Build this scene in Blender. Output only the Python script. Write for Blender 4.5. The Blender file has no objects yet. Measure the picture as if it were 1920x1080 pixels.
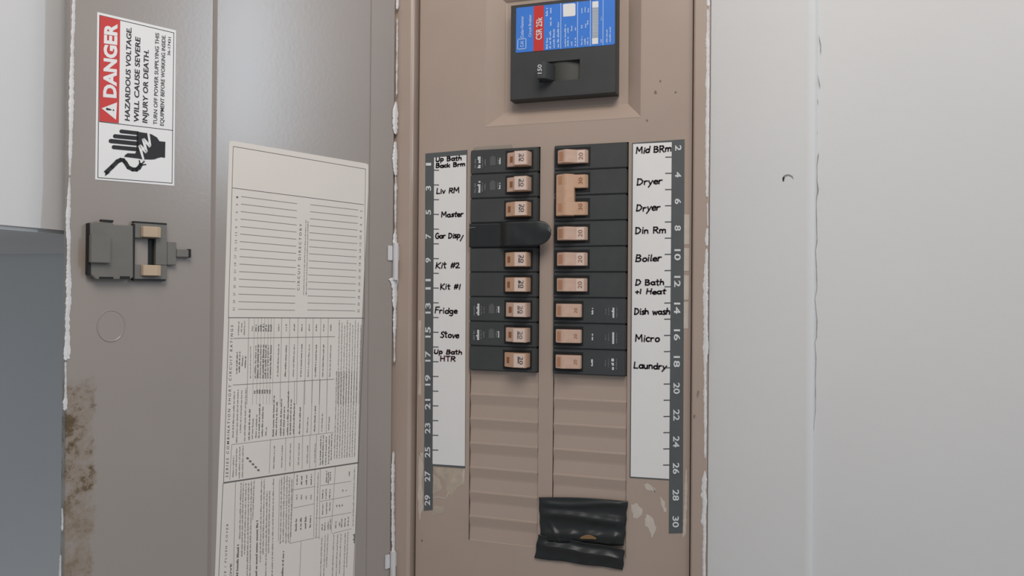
import bpy, bmesh, math, random
from mathutils import Vector, Matrix

# ------------------------------------------------------------------ camera
F_PX = 1500.0
Z0 = 1.60                                   # height of the top of the breaker rows above the floor
YAW, PITCH, ROLL = math.radians(19.0578), math.radians(0.3158), math.radians(0.4609)
CAM = Vector((0.0, -0.77583, Z0 - 0.14760))
_F = Vector((-math.sin(YAW), math.cos(YAW), 0)); _R = Vector((math.cos(YAW), math.sin(YAW), 0)); _U = Vector((0, 0, 1))
F2 = _F*math.cos(PITCH) + _U*math.sin(PITCH); U2 = _U*math.cos(PITCH) - _F*math.sin(PITCH)
R3 = _R*math.cos(ROLL) + U2*math.sin(ROLL); U3 = U2*math.cos(ROLL) - _R*math.sin(ROLL)
scene = bpy.context.scene
col = scene.collection
cd = bpy.data.cameras.new('camera'); cd.sensor_width = 36; cd.lens = 36*F_PX/1920; cd.clip_start = 0.01
cam = bpy.data.objects.new('camera', cd); col.objects.link(cam)
cam.matrix_world = Matrix(((R3.x, U3.x, -F2.x, CAM.x), (R3.y, U3.y, -F2.y, CAM.y), (R3.z, U3.z, -F2.z, CAM.z), (0, 0, 0, 1)))
scene.camera = cam

# ------------------------------------------------------------------ light
scene.view_settings.view_transform = 'Standard'
scene.view_settings.look = 'None'
scene.view_settings.exposure = 0.0
scene.view_settings.gamma = 1.0
scene.view_settings.use_curve_mapping = False
w = bpy.data.worlds.new('world'); scene.world = w; w.use_nodes = True
bg = w.node_tree.nodes['Background']
bg.inputs['Color'].default_value = (0.78, 0.89, 1.0, 1); bg.inputs['Strength'].default_value = 0.31

def area(name, loc, target, sx, sy, power, color):
    l = bpy.data.lights.new(name, 'AREA'); l.shape = 'RECTANGLE'; l.size = sx; l.size_y = sy
    l.energy = power; l.color = color
    o = bpy.data.objects.new(name, l); col.objects.link(o); o.location = loc
    o.rotation_euler = (Vector(target) - Vector(loc)).to_track_quat('-Z', 'Y').to_euler()
    return o
area('window_daylight', (2.3, -0.07, Z0 + 0.78), (-0.45, -0.12, Z0 + 0.0), 0.18, 0.9, 14, (0.76, 0.88, 1.0))
area('ceiling_lamp', (0.15, -0.95, Z0 + 0.85), (-0.1, 0, Z0 - 0.05), 0.7, 0.7, 11.4, (1.0, 0.94, 0.87))

# ------------------------------------------------------------------ materials
def lin(c):
    return tuple(((v/255)/12.92 if v/255 <= 0.04045 else ((v/255 + 0.055)/1.055)**2.4) for v in c)
MATS = {}
def mat(name, rgb, rough=0.5, metal=0.0, spec=0.5, var=0.06, vscale=40, bump=0.0, bscale=400, coat=0.0):
    m = bpy.data.materials.new(name); m.use_nodes = True
    nt = m.node_tree; N = nt.nodes; Lk = nt.links
    b = N['Principled BSDF']
    b.inputs['Roughness'].default_value = rough; b.inputs['Metallic'].default_value = metal
    b.inputs['Specular IOR Level'].default_value = spec
    b.inputs['Coat Weight'].default_value = coat
    tc = N.new('ShaderNodeTexCoord')
    nz = N.new('ShaderNodeTexNoise'); nz.inputs['Scale'].default_value = vscale; nz.inputs['Detail'].default_value = 4
    Lk.new(tc.outputs['Object'], nz.inputs['Vector'])
    rp = N.new('ShaderNodeValToRGB'); c = lin(rgb)
    rp.color_ramp.elements[0].position = 0.3; rp.color_ramp.elements[1].position = 0.7
    rp.color_ramp.elements[0].color = tuple(v*(1 - var) for v in c) + (1,)
    rp.color_ramp.elements[1].color = tuple(min(1, v*(1 + var)) for v in c) + (1,)
    Lk.new(nz.outputs['Fac'], rp.inputs['Fac']); Lk.new(rp.outputs['Color'], b.inputs['Base Color'])
    if bump > 0:
        n2 = N.new('ShaderNodeTexNoise'); n2.inputs['Scale'].default_value = bscale; n2.inputs['Detail'].default_value = 3
        Lk.new(tc.outputs['Object'], n2.inputs['Vector'])
        bp = N.new('ShaderNodeBump'); bp.inputs['Strength'].default_value = bump; bp.inputs['Distance'].default_value = 0.0006
        Lk.new(n2.outputs['Fac'], bp.inputs['Height']); Lk.new(bp.outputs['Normal'], b.inputs['Normal'])
    MATS[name] = m
    return m
M_WALL = mat('white_wall_paint', (222, 220, 219), 0.7, var=0.015, vscale=6, bump=0.25, bscale=90)
M_COVER = mat('tan_enamel', (180, 160, 147), 0.28, var=0.035, vscale=14, bump=0.06, bscale=300)
M_DOOR = mat('grey_tan_enamel', (158, 148, 141), 0.23, spec=0.5, var=0.03, vscale=10, bump=0.06, bscale=300)
M_BLACK = mat('black_breaker_plastic', (66, 67, 67), 0.45, var=0.1, vscale=60, bump=0.05)
M_MAIN = mat('main_breaker_plastic', (58, 58, 58), 0.5, var=0.08, vscale=60, bump=0.05)
M_SLOT = mat('slot_black', (16, 16, 16), 0.6)
M_HANDLE = mat('tan_handle_plastic', (206, 172, 153), 0.5, var=0.05, vscale=200)
M_HANDLE2 = mat('orange_tan_handle_plastic', (206, 166, 138), 0.5, var=0.05, vscale=200)
M_HPALE = mat('pale_handle_face', (224, 200, 188), 0.5, var=0.03, vscale=200)
M_TAPE = mat('black_vinyl_tape', (38, 40, 40), 0.40, var=0.12, vscale=50, bump=0.08, bscale=250)
M_STRIP = mat('slate_grey_vinyl', (92, 95, 96), 0.4, var=0.06, vscale=50)
M_WHITE = mat('white_label_stock', (238, 235, 233), 0.5, var=0.012, vscale=40)
M_PAPER = mat('cream_paper', (226, 217, 208), 0.55, var=0.02, vscale=12)
M_INK = mat('black_ink', (38, 36, 38), 0.6)
M_MARK = mat('marker_ink', (50, 38, 44), 0.6)
M_MARKRED = mat('marker_ink_reddish', (82, 34, 48), 0.6)
M_GREYINK = mat('grey_ink', (104, 98, 94), 0.7)
M_HEAD = mat('dark_grey_ink', (72, 68, 66), .6)
M_FAINT = mat('faint_grey_ink', (142, 135, 128), 0.7)
M_PRINTW = mat('white_print', (225, 226, 228), 0.5)
M_PRINTG = mat('grey_print', (120, 122, 124), 0.5)
M_RED = mat('red_print', (206, 52, 46), 0.45, var=0.03)
M_BLUE = mat('blue_label', (62, 128, 222), 0.4, var=0.04, vscale=60)
M_PALEBLUE = mat('pale_blue_print', (196, 216, 246), 0.45)
M_BARGREY = mat('barcode_grey', (186, 192, 204), 0.5)
M_LATCH = mat('latch_grey_plastic', (112, 107, 100), 0.42, var=0.06, vscale=60)
M_LATCHLIT = mat('latch_lit_tan', (190, 166, 142), 0.4)  # light on the grey latch lugs, painted in as a tan colour
M_DARK = mat('dark_void', (28, 27, 25), 0.8)
M_PAINT = mat('white_paint_drips', (226, 222, 222), 0.5, var=0.03, vscale=80)
M_RESID = mat('dried_glue_residue', (188, 172, 156), 0.6, var=0.12, vscale=120)
M_RESIDW = mat('white_tape_residue', (206, 194, 182), 0.5, var=0.06, vscale=90)
M_CRACK = mat('crack_shadow_grey', (140, 136, 134), 0.9, var=0.15, vscale=60)
M_COPPER = mat('copper_glint', (160, 124, 86), 0.4, metal=0.5)
M_DIRT = mat('brown_dirt', (132, 112, 97), .8)
M_HINGE = mat('white_painted_hinge', (212, 208, 208), 0.5, var=0.03, vscale=80)

# ------------------------------------------------------------------ planes: pixel -> point on a real surface
class Plane:
    def __init__(s, o, rz):
        s.o = Vector(o); s.rz = rz
        s.ex = Vector((math.cos(rz), math.sin(rz), 0)); s.ey = Vector((-math.sin(rz), math.cos(rz), 0))
    def px(s, u, v, off=0.0):                       # off = distance in front of the plane
        d = R3*(u - 960)/F_PX - U3*(v - 540)/F_PX + F2
        o = s.o - s.ey*off
        t = (o - CAM).dot(s.ey)/d.dot(s.ey)
        p = CAM + d*t - s.o
        return p.dot(s.ex), p.z
    def world(s, x, z, off=0.0):
        return s.o + s.ex*x - s.ey*off + Vector((0, 0, z))
COVER = Plane((0, 0, 0), 0)
FLANGE_Y = -0.012
hx, _ = COVER.px(743, 540, -FLANGE_Y)
DOOR_ANG = math.radians(65)
DOOR = Plane((hx, FLANGE_Y - 0.003, 0), DOOR_ANG)

class At:                                            # local frame of a thing that sits on a plane
    def __init__(s, plane, u, v, off=0.0):
        s.pl = plane; s.x, s.z = plane.px(u, v, off); s.off = off
    def __call__(s, u, v, off=0.0):
        x, z = s.pl.px(u, v, s.off + off)
        return (x - s.x, -off, z - s.z)
    def empty(s, name):
        o = bpy.data.objects.new(name, None); col.objects.link(o); o.empty_display_size = 0.02
        o.location = s.pl.world(s.x, s.z, s.off); o.rotation_euler = (0, 0, s.pl.rz)
        return o

# ------------------------------------------------------------------ mesh helpers
class MB:
    def __init__(s): s.bm = bmesh.new()
    def merge(s, b):
        me = bpy.data.meshes.new('tmp'); b.to_mesh(me); b.free(); s.bm.from_mesh(me); bpy.data.meshes.remove(me)
    def face(s, pts):
        try: return s.bm.faces.new([s.bm.verts.new(p) for p in pts])
        except ValueError: return None
    def box(s, x0, x1, y0, y1, z0, z1, bev=0.0, seg=2):
        b = bmesh.new(); bmesh.ops.create_cube(b, size=1)
        for v in b.verts:
            v.co = Vector(((x0 + x1)/2 + v.co.x*(x1 - x0), (y0 + y1)/2 + v.co.y*(y1 - y0), (z0 + z1)/2 + v.co.z*(z1 - z0)))
        if bev: bmesh.ops.bevel(b, geom=b.edges[:], offset=bev, segments=seg, affect='EDGES', clamp_overlap=True)
        s.merge(b); return s
    def prism(s, pts, d, bev=0.0, seg=1):           # polygon of 3D points pushed along vector d
        b = bmesh.new(); d = Vector(d)
        a = [b.verts.new(p) for p in pts]; f = b.faces.new(a)
        r = bmesh.ops.extrude_face_region(b, geom=[f])
        for v in [g for g in r['geom'] if isinstance(g, bmesh.types.BMVert)]: v.co += d
        bmesh.ops.recalc_face_normals(b, faces=b.faces[:])
        if bev: bmesh.ops.bevel(b, geom=b.edges[:], offset=bev, segments=seg, affect='EDGES', clamp_overlap=True)
        s.merge(b); return s
    def tube(s, path, r, n=12, cap=True):
        rings = []
        P = [Vector(p) for p in path]
        for i, p in enumerate(P):
            t = (P[min(i + 1, len(P) - 1)] - P[max(i - 1, 0)]).normalized()
            a = t.orthogonal().normalized(); b = t.cross(a)
            rr = r[i] if isinstance(r, (list, tuple)) else r
            rings.append([s.bm.verts.new(p + (a*math.cos(k*2*math.pi/n) + b*math.sin(k*2*math.pi/n))*rr) for k in range(n)])
        for q in range(len(rings) - 1):
            for k in range(n):
                s.bm.faces.new((rings[q][k], rings[q][(k + 1) % n], rings[q + 1][(k + 1) % n], rings[q + 1][k]))
        if cap: s.bm.faces.new(rings[0]); s.bm.faces.new(rings[-1])
        return s
    def grid(s, fn, nu, nv):
        V = [[s.bm.verts.new(fn(i/nu, j/nv)) for j in range(nv + 1)] for i in range(nu + 1)]
        for i in range(nu):
            for j in range(nv):
                s.bm.faces.new((V[i][j], V[i + 1][j], V[i + 1][j + 1], V[i][j + 1]))
        return s
    def build(s, name, m, parent=None, smooth=False, thick=0.0):
        bmesh.ops.recalc_face_normals(s.bm, faces=s.bm.faces[:])
        if thick:
            bmesh.ops.solidify(s.bm, geom=s.bm.faces[:], thickness=thick)
        me = bpy.data.meshes.new(name); s.bm.to_mesh(me); s.bm.free()
        me.materials.append(m)
        if smooth:
            for p in me.polygons: p.use_smooth = True
        o = bpy.data.objects.new(name, me); col.objects.link(o)
        if parent: o.parent = parent
        return o
def tag(o, label, cat, group=None):
    o['label'] = label; o['category'] = cat
    if group: o['group'] = group
    return o
def struct(o):
    o['kind'] = 'structure'; return o

_tc = {}
def text_geo(sx, bold=0.0, shear=0.0, space=1.0):
    k = (sx, bold, shear, space)
    if k not in _tc:
        cu = bpy.data.curves.new('t', 'FONT'); cu.body = sx; cu.offset = bold; cu.shear = shear; cu.space_character = space; cu.resolution_u = 3
        o = bpy.data.objects.new('t', cu); col.objects.link(o)
        me = bpy.data.meshes.new_from_object(o)
        v = [(p.co.x, p.co.y) for p in me.vertices]; f = [tuple(p.vertices) for p in me.polygons]
        bpy.data.objects.remove(o); bpy.data.curves.remove(cu); bpy.data.meshes.remove(me)
        _tc[k] = (v, f)
    return _tc[k]
def put_text(mb, s, A, B, T, bold=0.0, shear=0.0, space=1.0):  # A baseline start, B baseline end, T cap top above A (3D points)
    v, f = text_geo(s, bold, shear, space)
    x0 = min(p[0] for p in v); x1 = max(p[0] for p in v); h = 0.70
    A, B, T = Vector(A), Vector(B), Vector(T)
    V = [mb.bm.verts.new(A + (B - A)*((p[0] - x0)/(x1 - x0)) + (T - A)*(p[1]/h)) for p in v]
    for q in f:
        try: mb.bm.faces.new([V[i] for i in q])
        except ValueError: pass
def bar(mb, A, B, wdt, up=None, eps=0.0):             # flat line of width wdt from A to B on the plane y = const
    A, B = Vector(A), Vector(B); d = (B - A); n = Vector((-d.z, 0, d.x)).normalized()*wdt/2
    mb.face([A - n, B - n, B + n, A + n])
def poly_line(mb, pts, wdt):
    for a, b in zip(pts[:-1], pts[1:]):
        a, b = Vector(a), Vector(b)
        if (b - a).length < 1e-7: continue
        e = (b - a).normalized()*wdt*0.3
        bar(mb, a - e, b + e, wdt)
def tiny_text(mb, A, B, h, rng, pitch=0.62, fill=0.8):  # a line of print too fine to read: little letter strokes in words
    A, B = Vector(A), Vector(B); L = (B - A).length; d = (B - A)/L; n = Vector((-d.z, 0, d.x))
    x = 0.0; p = h*pitch
    while x < L - p:
        for k in range(rng.randint(2, 9)):
            if x > L - p: break
            hh = h*rng.choice((0.62, 0.7, 0.7, 1.0))
            a = A + d*x
            mb.face([a, a + d*p*fill, a + d*p*fill + n*hh, a + n*hh]); x += p
        x += p*0.9

# hand lettering: single-stroke glyphs, (advance, strokes)
def arc(cx, cy, rx, ry, a0, a1, n=8):
    return [(cx + rx*math.cos(math.radians(a0 + (a1 - a0)*i/n)), cy + ry*math.sin(math.radians(a0 + (a1 - a0)*i/n))) for i in range(n + 1)]
G = {
 'U': (.75, [[(.05, 1), (.05, .3)] + arc(.3, .28, .25, .28, 180, 360) + [(.55, 1)]]),
 'p': (.6, [[(.06, .6), (.06, -.4)], arc(.25, .32, .22, .28, 150, -150)]),
 'B': (.72, [[(.08, 0), (.08, 1)], [(.08, 1), (.4, .98), (.5, .8), (.38, .57), (.08, .52)], [(.3, .53), (.56, .4), (.54, .12), (.36, 0), (.04, .02)]]),
 'a': (.62, [arc(.26, .28, .22, .28, 20, 340), [(.48, .58), (.48, .1), (.56, 0)]]),
 't': (.48, [[(.2, .95), (.2, .08), (.34, 0)], [(.02, .62), (.4, .66)]]),
 'h': (.6, [[(.06, 1), (.06, 0)], [(.06, .4), (.2, .58), (.38, .54), (.44, .3), (.46, 0)]]),
 'c': (.52, [arc(.26, .29, .22, .29, 50, 310)]),
 'k': (.56, [[(.06, 1), (.06, 0)], [(.44, .6), (.08, .28), (.46, 0)]]),
 'r': (.46, [[(.06, .58), (.06, 0)], [(.06, .38), (.18, .56), (.38, .56)]]),
 'm': (.85, [[(.05, .58), (.05, 0)], [(.05, .4), (.2, .58), (.36, .5), (.36, 0)], [(.36, .4), (.52, .58), (.68, .5), (.7, 0)]]),
 'L': (.62, [[(.08, 1), (.06, .04), (.52, .04)]]),
 'i': (.26, [[(.1, .6), (.1, 0)], [(.1, .84), (.13, .9)]]),
 'v': (.5, [[(.03, .6), (.22, 0), (.42, .6)]]),
 'R': (.72, [[(.08, 0), (.08, 1)], [(.06, .98), (.45, .96), (.54, .74), (.4, .54), (.08, .5)], [(.25, .5), (.6, 0)]]),
 'M': (.9, [[(.05, 0), (.1, 1), (.4, .35), (.7, 1), (.75, 0)]]),
 's': (.48, [[(.42, .56), (.2, .6), (.08, .46), (.2, .32), (.38, .24), (.36, .06), (.2, 0), (.03, .06)]]),
 'e': (.54, [[(.06, .3), (.46, .34), (.4, .54), (.22, .58), (.06, .4), (.08, .12), (.26, 0), (.48, .08)]]),
 'G': (.72, [arc(.36, .5, .3, .5, 50, 320), [(.62, .2), (.62, .48), (.4, .46)]]),
 'D': (.76, [[(.08, 0), (.08, 1)], [(.04, .98), (.4, .92), (.6, .62), (.56, .3), (.34, .04), (.04, 0)]]),
 'K': (.7, [[(.08, 1), (.08, 0)], [(.56, 1), (.1, .45), (.6, 0)]]),
 '#': (.62, [[(.16, .85), (.08, .05)], [(.4, .9), (.32, .1)], [(.02, .62), (.54, .66)], [(0, .32), (.5, .36)]]),
 '1': (.3, [[(.12, .95), (.1, 0)]]),
 '2': (.58, [[(.06, .72), (.16, .9), (.34, .9), (.4, .68), (.24, .32), (.04, .04), (.5, .06)]]),
 'F': (.62, [[(.08, 1), (.06, 0)], [(.06, .98), (.54, 1)], [(.06, .54), (.44, .56)]]),
 'd': (.6, [arc(.26, .28, .22, .28, 30, 330), [(.48, 1), (.48, 0)]]),
 'g': (.58, [arc(.26, .3, .2, .26, 30, 330), [(.46, .58), (.46, -.2), (.3, -.4), (.06, -.3)]]),
 'S': (.62, [[(.54, .88), (.34, 1), (.12, .86), (.14, .64), (.42, .46), (.5, .22), (.34, .02), (.06, .1)]]),
 'o': (.56, [arc(.27, .28, .22, .28, 90, 450)]),
 'T': (.66, [[(.32, 1), (.32, 0)], [(.02, .98), (.62, 1)]]),
 'H': (.72, [[(.08, 1), (.08, 0)], [(.56, 1), (.56, 0)], [(.08, .5), (.56, .52)]]),
 'l': (.28, [[(.1, 1), (.1, .06), (.2, 0)]]),
 'w': (.74, [[(.03, .58), (.16, 0), (.32, .5), (.48, 0), (.64, .58)]]),
 'u': (.58, [[(.05, .58), (.06, .14), (.22, 0), (.42, .14), (.44, .58), (.44, 0)]]),
 'n': (.58, [[(.06, .58), (.06, 0)], [(.06, .4), (.22, .58), (.4, .5), (.44, 0)]]),
 'y': (.54, [[(.04, .58), (.22, .06)], [(.46, .6), (.24, .02), (.04, -.42)]]),
 'N': (.7, [[(.05, 0), (.1, 1), (.52, 0), (.58, 1)]]),
 '+': (.5, [[(.22, .6), (.22, 0)], [(.02, .34), (.42, .36)]]),
 ' ': (.45, []),
 '/': (.4, [[(.4, .5), (.0, -.6)]]),
}
def hand(mb, s, A, B, T, wdt, rng):
    A, B, T = Vector(A), Vector(B), Vector(T)
    tot = sum(G[c][0] for c in s); x = 0
    for c in s:
        a, st = G[c]; dy = rng.uniform(-.05, .05); sl = rng.uniform(.0, .14); sc = rng.uniform(.92, 1.08)
        for pl in st:
            pts = [A + (B - A)*((x + (p[0] + p[1]*sl))/tot) + (T - A)*(p[1]*sc + dy) for p in pl]
            poly_line(mb, pts, wdt)
        x += a

def ragged(mb, loc, pts, rng, noise=0.35, off=0.0002, h=0.0006, step=3.0):
    # an irregular dried-paint ridge: pts = (u, v, width) in photo pixels on the plane of loc
    out = []
    for (u0, v0, w0), (u1, v1, w1) in zip(pts[:-1], pts[1:]):
        n = max(1, int(math.hypot(u1 - u0, v1 - v0)/step))
        for i in range(n):
            t = i/n; out.append((u0 + (u1 - u0)*t, v0 + (v1 - v0)*t, w0 + (w1 - w0)*t))
    out.append(pts[-1])
    prev = None; wob = 0
    for k, (u, v, wd) in enumerate(out):
        wob = 0.6*wob + rng.uniform(-1, 1)*noise
        ww = max(0.3, wd*(1 + wob)*(0.25 if k in (0, len(out) - 1) else 1)); cu_ = u + rng.uniform(-.3, .3)*noise*wd
        r = [mb.bm.verts.new(loc(cu_ - ww/2, v, off)), mb.bm.verts.new(loc(cu_, v, off + h)), mb.bm.verts.new(loc(cu_ + ww/2, v, off))]
        if prev:
            for i in (0, 1): mb.bm.faces.new((prev[i], prev[i + 1], r[i + 1], r[i]))
        prev = r
def blob(mb, loc, pts, rng, off=0.0002, jit=1.5, sub=4):
    out = []
    for (a, b) in zip(pts, pts[1:] + pts[:1]):
        for i in range(sub):
            t = i/sub; out.append((a[0] + (b[0] - a[0])*t + rng.uniform(-jit, jit), a[1] + (b[1] - a[1])*t + rng.uniform(-jit, jit)))
    mb.face([loc(u, v, off) for u, v in out])

RNG = random.Random(7)
# ------------------------------------------------------------------ the setting
def wall_cells(xs, zs, holes, y0, y1):
    mb = MB()
    for i in range(len(xs) - 1):
        for j in range(len(zs) - 1):
            if (i, j) in holes: continue
            mb.face([(xs[i], y0, zs[j]), (xs[i + 1], y0, zs[j]), (xs[i + 1], y0, zs[j + 1]), (xs[i], y0, zs[j + 1])])
    bmesh.ops.remove_doubles(mb.bm, verts=mb.bm.verts[:], dist=1e-6)
    r = bmesh.ops.extrude_face_region(mb.bm, geom=mb.bm.faces[:])
    for v in [g for g in r['geom'] if isinstance(g, bmesh.types.BMVert)]: v.co.y = y1
    return mb
WALL_Y = -0.007
xr, _ = COVER.px(1328, 540, -FLANGE_Y)              # outer right edge of the cover flange
xl = hx - 0.006
PT, PB = Z0 + 0.26, Z0 - 0.66                        # top and bottom of the panel cover
wall = struct(wall_cells([-1.6, xl + 0.012, xr - 0.012, 0.75], [0.0, PB + 0.012, PT - 0.012, 2.6], {(1, 1)}, WALL_Y, 0.12).build('wall_back', M_WALL))
# the flat casing to the right of the panel, with a softened far edge
cx0 = xr + 0.0006; cx1, _ = COVER.px(1508, 540, 0.0105); cx2, _ = COVER.px(1527, 540, 0.0075)
prof = [(cx0, WALL_Y + 0.004), (cx0, -0.0105), (cx0 + 0.0008, -0.0112), (cx1 - 0.002, -0.0112), (cx1, -0.0116), (cx1 + 0.003, -0.0118),
        (cx1 + 0.006, -0.0110), (cx1 + 0.0085, -0.0096), (cx2, -0.0080), (cx2 + 0.002, WALL_Y), (cx2 + 0.002, WALL_Y + 0.004)]
mb = MB()
for a, b in zip(prof[:-1], prof[1:]):
    mb.face([(a[0], a[1], 0), (b[0], b[1], 0), (b[0], b[1], 2.6), (a[0], a[1], 2.6)])
bmesh.ops.remove_doubles(mb.bm, verts=mb.bm.verts[:], dist=1e-6)
casing = struct(mb.build('trim_1', M_WALL, smooth=True))
# hairline crack in the joint between casing and wall
WL = At(COVER, 1530, 540, 0.0078); WL.x = 0; WL.z = 0
mb = MB()
def W0(u, v, off=0.0):
    x, z = COVER.px(u, v, 0.0086 + off); return (x, -0.0086 - off, z)
rg = random.Random(3)
for seg in ([(1535, 66, .8), (1539, 84, 1.6), (1539, 100, 1.0)], [(1533, 140, .5), (1538, 164, 1.4)], [(1533, 185, 1.2), (1534, 195, .6)],
            [(1533, 246, 1.0), (1532, 252, .5)], [(1535, 286, 1.6), (1532, 310, .7), (1532, 340, .8), (1534, 356, 1.6), (1531, 372, .9), (1531, 400, .9), (1532, 452, 1.4), (1529, 470, .7), (1531, 500, 1.2), (1532, 540, 1.0),
             (1528, 560, .8), (1532, 600, 1.2), (1531, 632, 1.0), (1528, 642, .6), (1530, 672, 1.2), (1529, 700, .8), (1529, 768, .9), (1525, 812, .5)],
            [(1516, 900, .4), (1520, 920, .8)], [(1513, 955, .5), (1520, 970, .9), (1514, 994, .5)]):
    ragged(mb, W0, seg, rg, 0.3, 0.0001, 0.0001, 5)
mb.build('crack', M_CRACK, wall)
mb = MB()
def C0(u, v, off=0.0):
    x, z = COVER.px(u, v, 0.0112 + off); return (x, -0.0112 - off, z)
mb.face([C0(*p, 0.0002) for p in [(1468, 339), (1467, 333), (1470, 329), (1474, 327), (1480, 327), (1486, 330), (1488, 337), (1484, 332), (1478, 329.5), (1473, 331), (1470.5, 335), (1470, 340)]])
mb.build('nail_hole', M_CRACK, casing)
mb = MB(); mb.face([C0(*p, 0.0003) for p in [(1467.5, 340), (1467, 334), (1469.5, 331), (1471, 334), (1469.5, 340)]]); mb.build('nail_hole_void', M_DARK, casing)
# boxed-in bulkhead on the left that the panel door swings against
bh = MB(); bh.box(-1.45, -0.552, -0.48, WALL_Y, Z0 - 0.1035, 2.6, 0.003)
struct(bh.build('wall_left', M_WALL))
struct(MB().box(-1.6, 3.0, -2.6, 0.9, -0.05, 0.0).build('floor', mat('floor_vinyl', (196, 190, 182), 0.6)))

# ------------------------------------------------------------------ the electrical panel
ROW = 0.0254
CL = (-0.31325, -0.23919); CR = (-0.22283, -0.14899)      # the two breaker columns
pz = PB
panel = bpy.data.objects.new('breaker_box', None); col.objects.link(panel); panel.location = ((xl + xr)/2, 0, pz)
tag(panel, 'tan metal electrical breaker panel with open grey door set in white wall', 'electrical panel')
PX, PZ = panel.location.x, panel.location.z
def Q(u, v, off=0.0):                                     # photo pixel -> panel-local point, off in front of the dead front
    x, z = COVER.px(u, v, off); return (x - PX, -off, z - PZ)
def lx(x): return x - PX
def lz(z): return z - PZ
# flange frame: flat lip, rounded inner edge and the step down to the dead front
xi_l = COVER.px(766, 540, 0.012)[0]; xi_r = COVER.px(1301, 540, 0.012)[0]
xd_l = COVER.px(783.5, 540, 0.0)[0]; xd_r = xi_r - 0.004
def ring(mb, r0, y0, r1, y1):
    (a0, b0, c0, d0), (a1, b1, c1, d1) = r0, r1           # x0, x1, z0, z1
    P0 = [(a0, c0), (b0, c0), (b0, d0), (a0, d0)]; P1 = [(a1, c1), (b1, c1), (b1, d1), (a1, d1)]
    for i in range(4):
        j = (i + 1) % 4
        mb.face([(lx(P0[i][0]), y0, lz(P0[i][1])), (lx(P0[j][0]), y0, lz(P0[j][1])), (lx(P1[j][0]), y1, lz(P1[j][1])), (lx(P1[i][0]), y1, lz(P1[i][1]))])
def rect(ins_l, ins_r, ins_v): return (ins_l, ins_r, PB + ins_v, PT - ins_v)
mb = MB()
steps = [(rect(xl, xr, 0), WALL_Y), (rect(xl, xr, 0), -0.0112), (rect(xl + .0008, xr - .0008, .0008), FLANGE_Y), (rect(xi_l, xi_r, .014), FLANGE_Y),
         (rect(xi_l + .0018, xi_r - .0010, .0152), -0.0112), (rect(xi_l + .0030, xi_r - .0018, .016), -0.0095), (rect(xd_l - .0026, xd_r + .0018, .018), -0.0008), (rect(xd_l - .0024, xd_r + .0016, .018), 0.006), (rect(xd_l + .002, xd_r - .002, .021), 0.008)]
for (r0, y0), (r1, y1) in zip(steps[:-1], steps[1:]): ring(mb, r0, y0, r1, y1)
bmesh.ops.remove_doubles(mb.bm, verts=mb.bm.verts[:], dist=1e-6)
mb.build('flange_frame', M_COVER, panel)
# dead front sheet with the breaker openings and the dished seat of the main breaker
o_l, _ = COVER.px(911, 120); o_r, _ = COVER.px(1202, 120)
o_b = COVER.px(911, 237)[1]; RD = 0.012
i_l, _ = COVER.px(950, 120, -RD); i_r, _ = COVER.px(1178, 120, -RD); i_b = COVER.px(951, 210.6, -RD)[1]
m_l = COVER.px(958.5, 100, .003)[0]; m_r = COVER.px(1154, 100, .003)[0]; m_b = COVER.px(958, 187, .003)[1]; m_t = COVER.px(961, 11.5, .003)[1]
i_t = m_t + (m_b - i_b); o_t = i_t + (i_b - o_b)
S1 = Z0 + 0.0004; S16 = Z0 - 16*ROW
g = 0.0006
xs = sorted([xd_l, o_l, CL[0] - g, CL[1] + g, CR[0] - g, CR[1] + g, o_r, xd_r])
zs = [PB + .019, S16, S1, o_b, o_t, PT - .019]
mb = MB()
for i in range(len(xs) - 1):
    for j in range(len(zs) - 1):
        xm = (xs[i] + xs[i + 1])/2; zm = (zs[j] + zs[j + 1])/2
        if S16 < zm < S1 and (CL[0] < xm < CL[1] or CR[0] < xm < CR[1]): continue
        if o_b < zm < o_t and o_l < xm < o_r: continue
        mb.face([(lx(xs[i]), 0, lz(zs[j])), (lx(xs[i + 1]), 0, lz(zs[j])), (lx(xs[i + 1]), 0, lz(zs[j + 1])), (lx(xs[i]), 0, lz(zs[j + 1]))])
bmesh.ops.remove_doubles(mb.bm, verts=mb.bm.verts[:], dist=1e-6)
r = bmesh.ops.extrude_face_region(mb.bm, geom=mb.bm.faces[:])
for v in [q for q in r['geom'] if isinstance(q, bmesh.types.BMVert)]: v.co.y = 0.0015
mb.build('dead_front', M_COVER, panel)
mb = MB()
R_ = lambda a, b: (o_l + (i_l - o_l)*a, o_r + (i_r - o_r)*a, o_b + (i_b - o_b)*a, o_t + (i_t - o_t)*a)
prs = [(-.05, -0.00012), (-.01, -0.00012), (.02, 0.0), (.05, 0.0004), (.09, 0.0009), (.90, RD - .0012), (.94, RD - .0006), (.97, RD - .0002), (1.0, RD)]
for (a, y0), (b, y1) in zip(prs[:-1], prs[1:]): ring(mb, R_(a, 0), y0, R_(b, 0), y1)
ring(mb, R_(1, 0), RD, (m_l + .002, m_r - .002, m_b + .002, m_t - .002), RD)
bmesh.ops.remove_doubles(mb.bm, verts=mb.bm.verts[:], dist=1e-6)
mb.build('main_breaker_seat', M_COVER, panel, smooth=False)
MB().box(lx(xd_l), lx(xd_r), 0.052, 0.054, 0.02, lz(PT) - .02).build('enclosure_light_block', M_DARK, panel)  # unseen dark back plate, added to stop light leaking through the box
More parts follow.
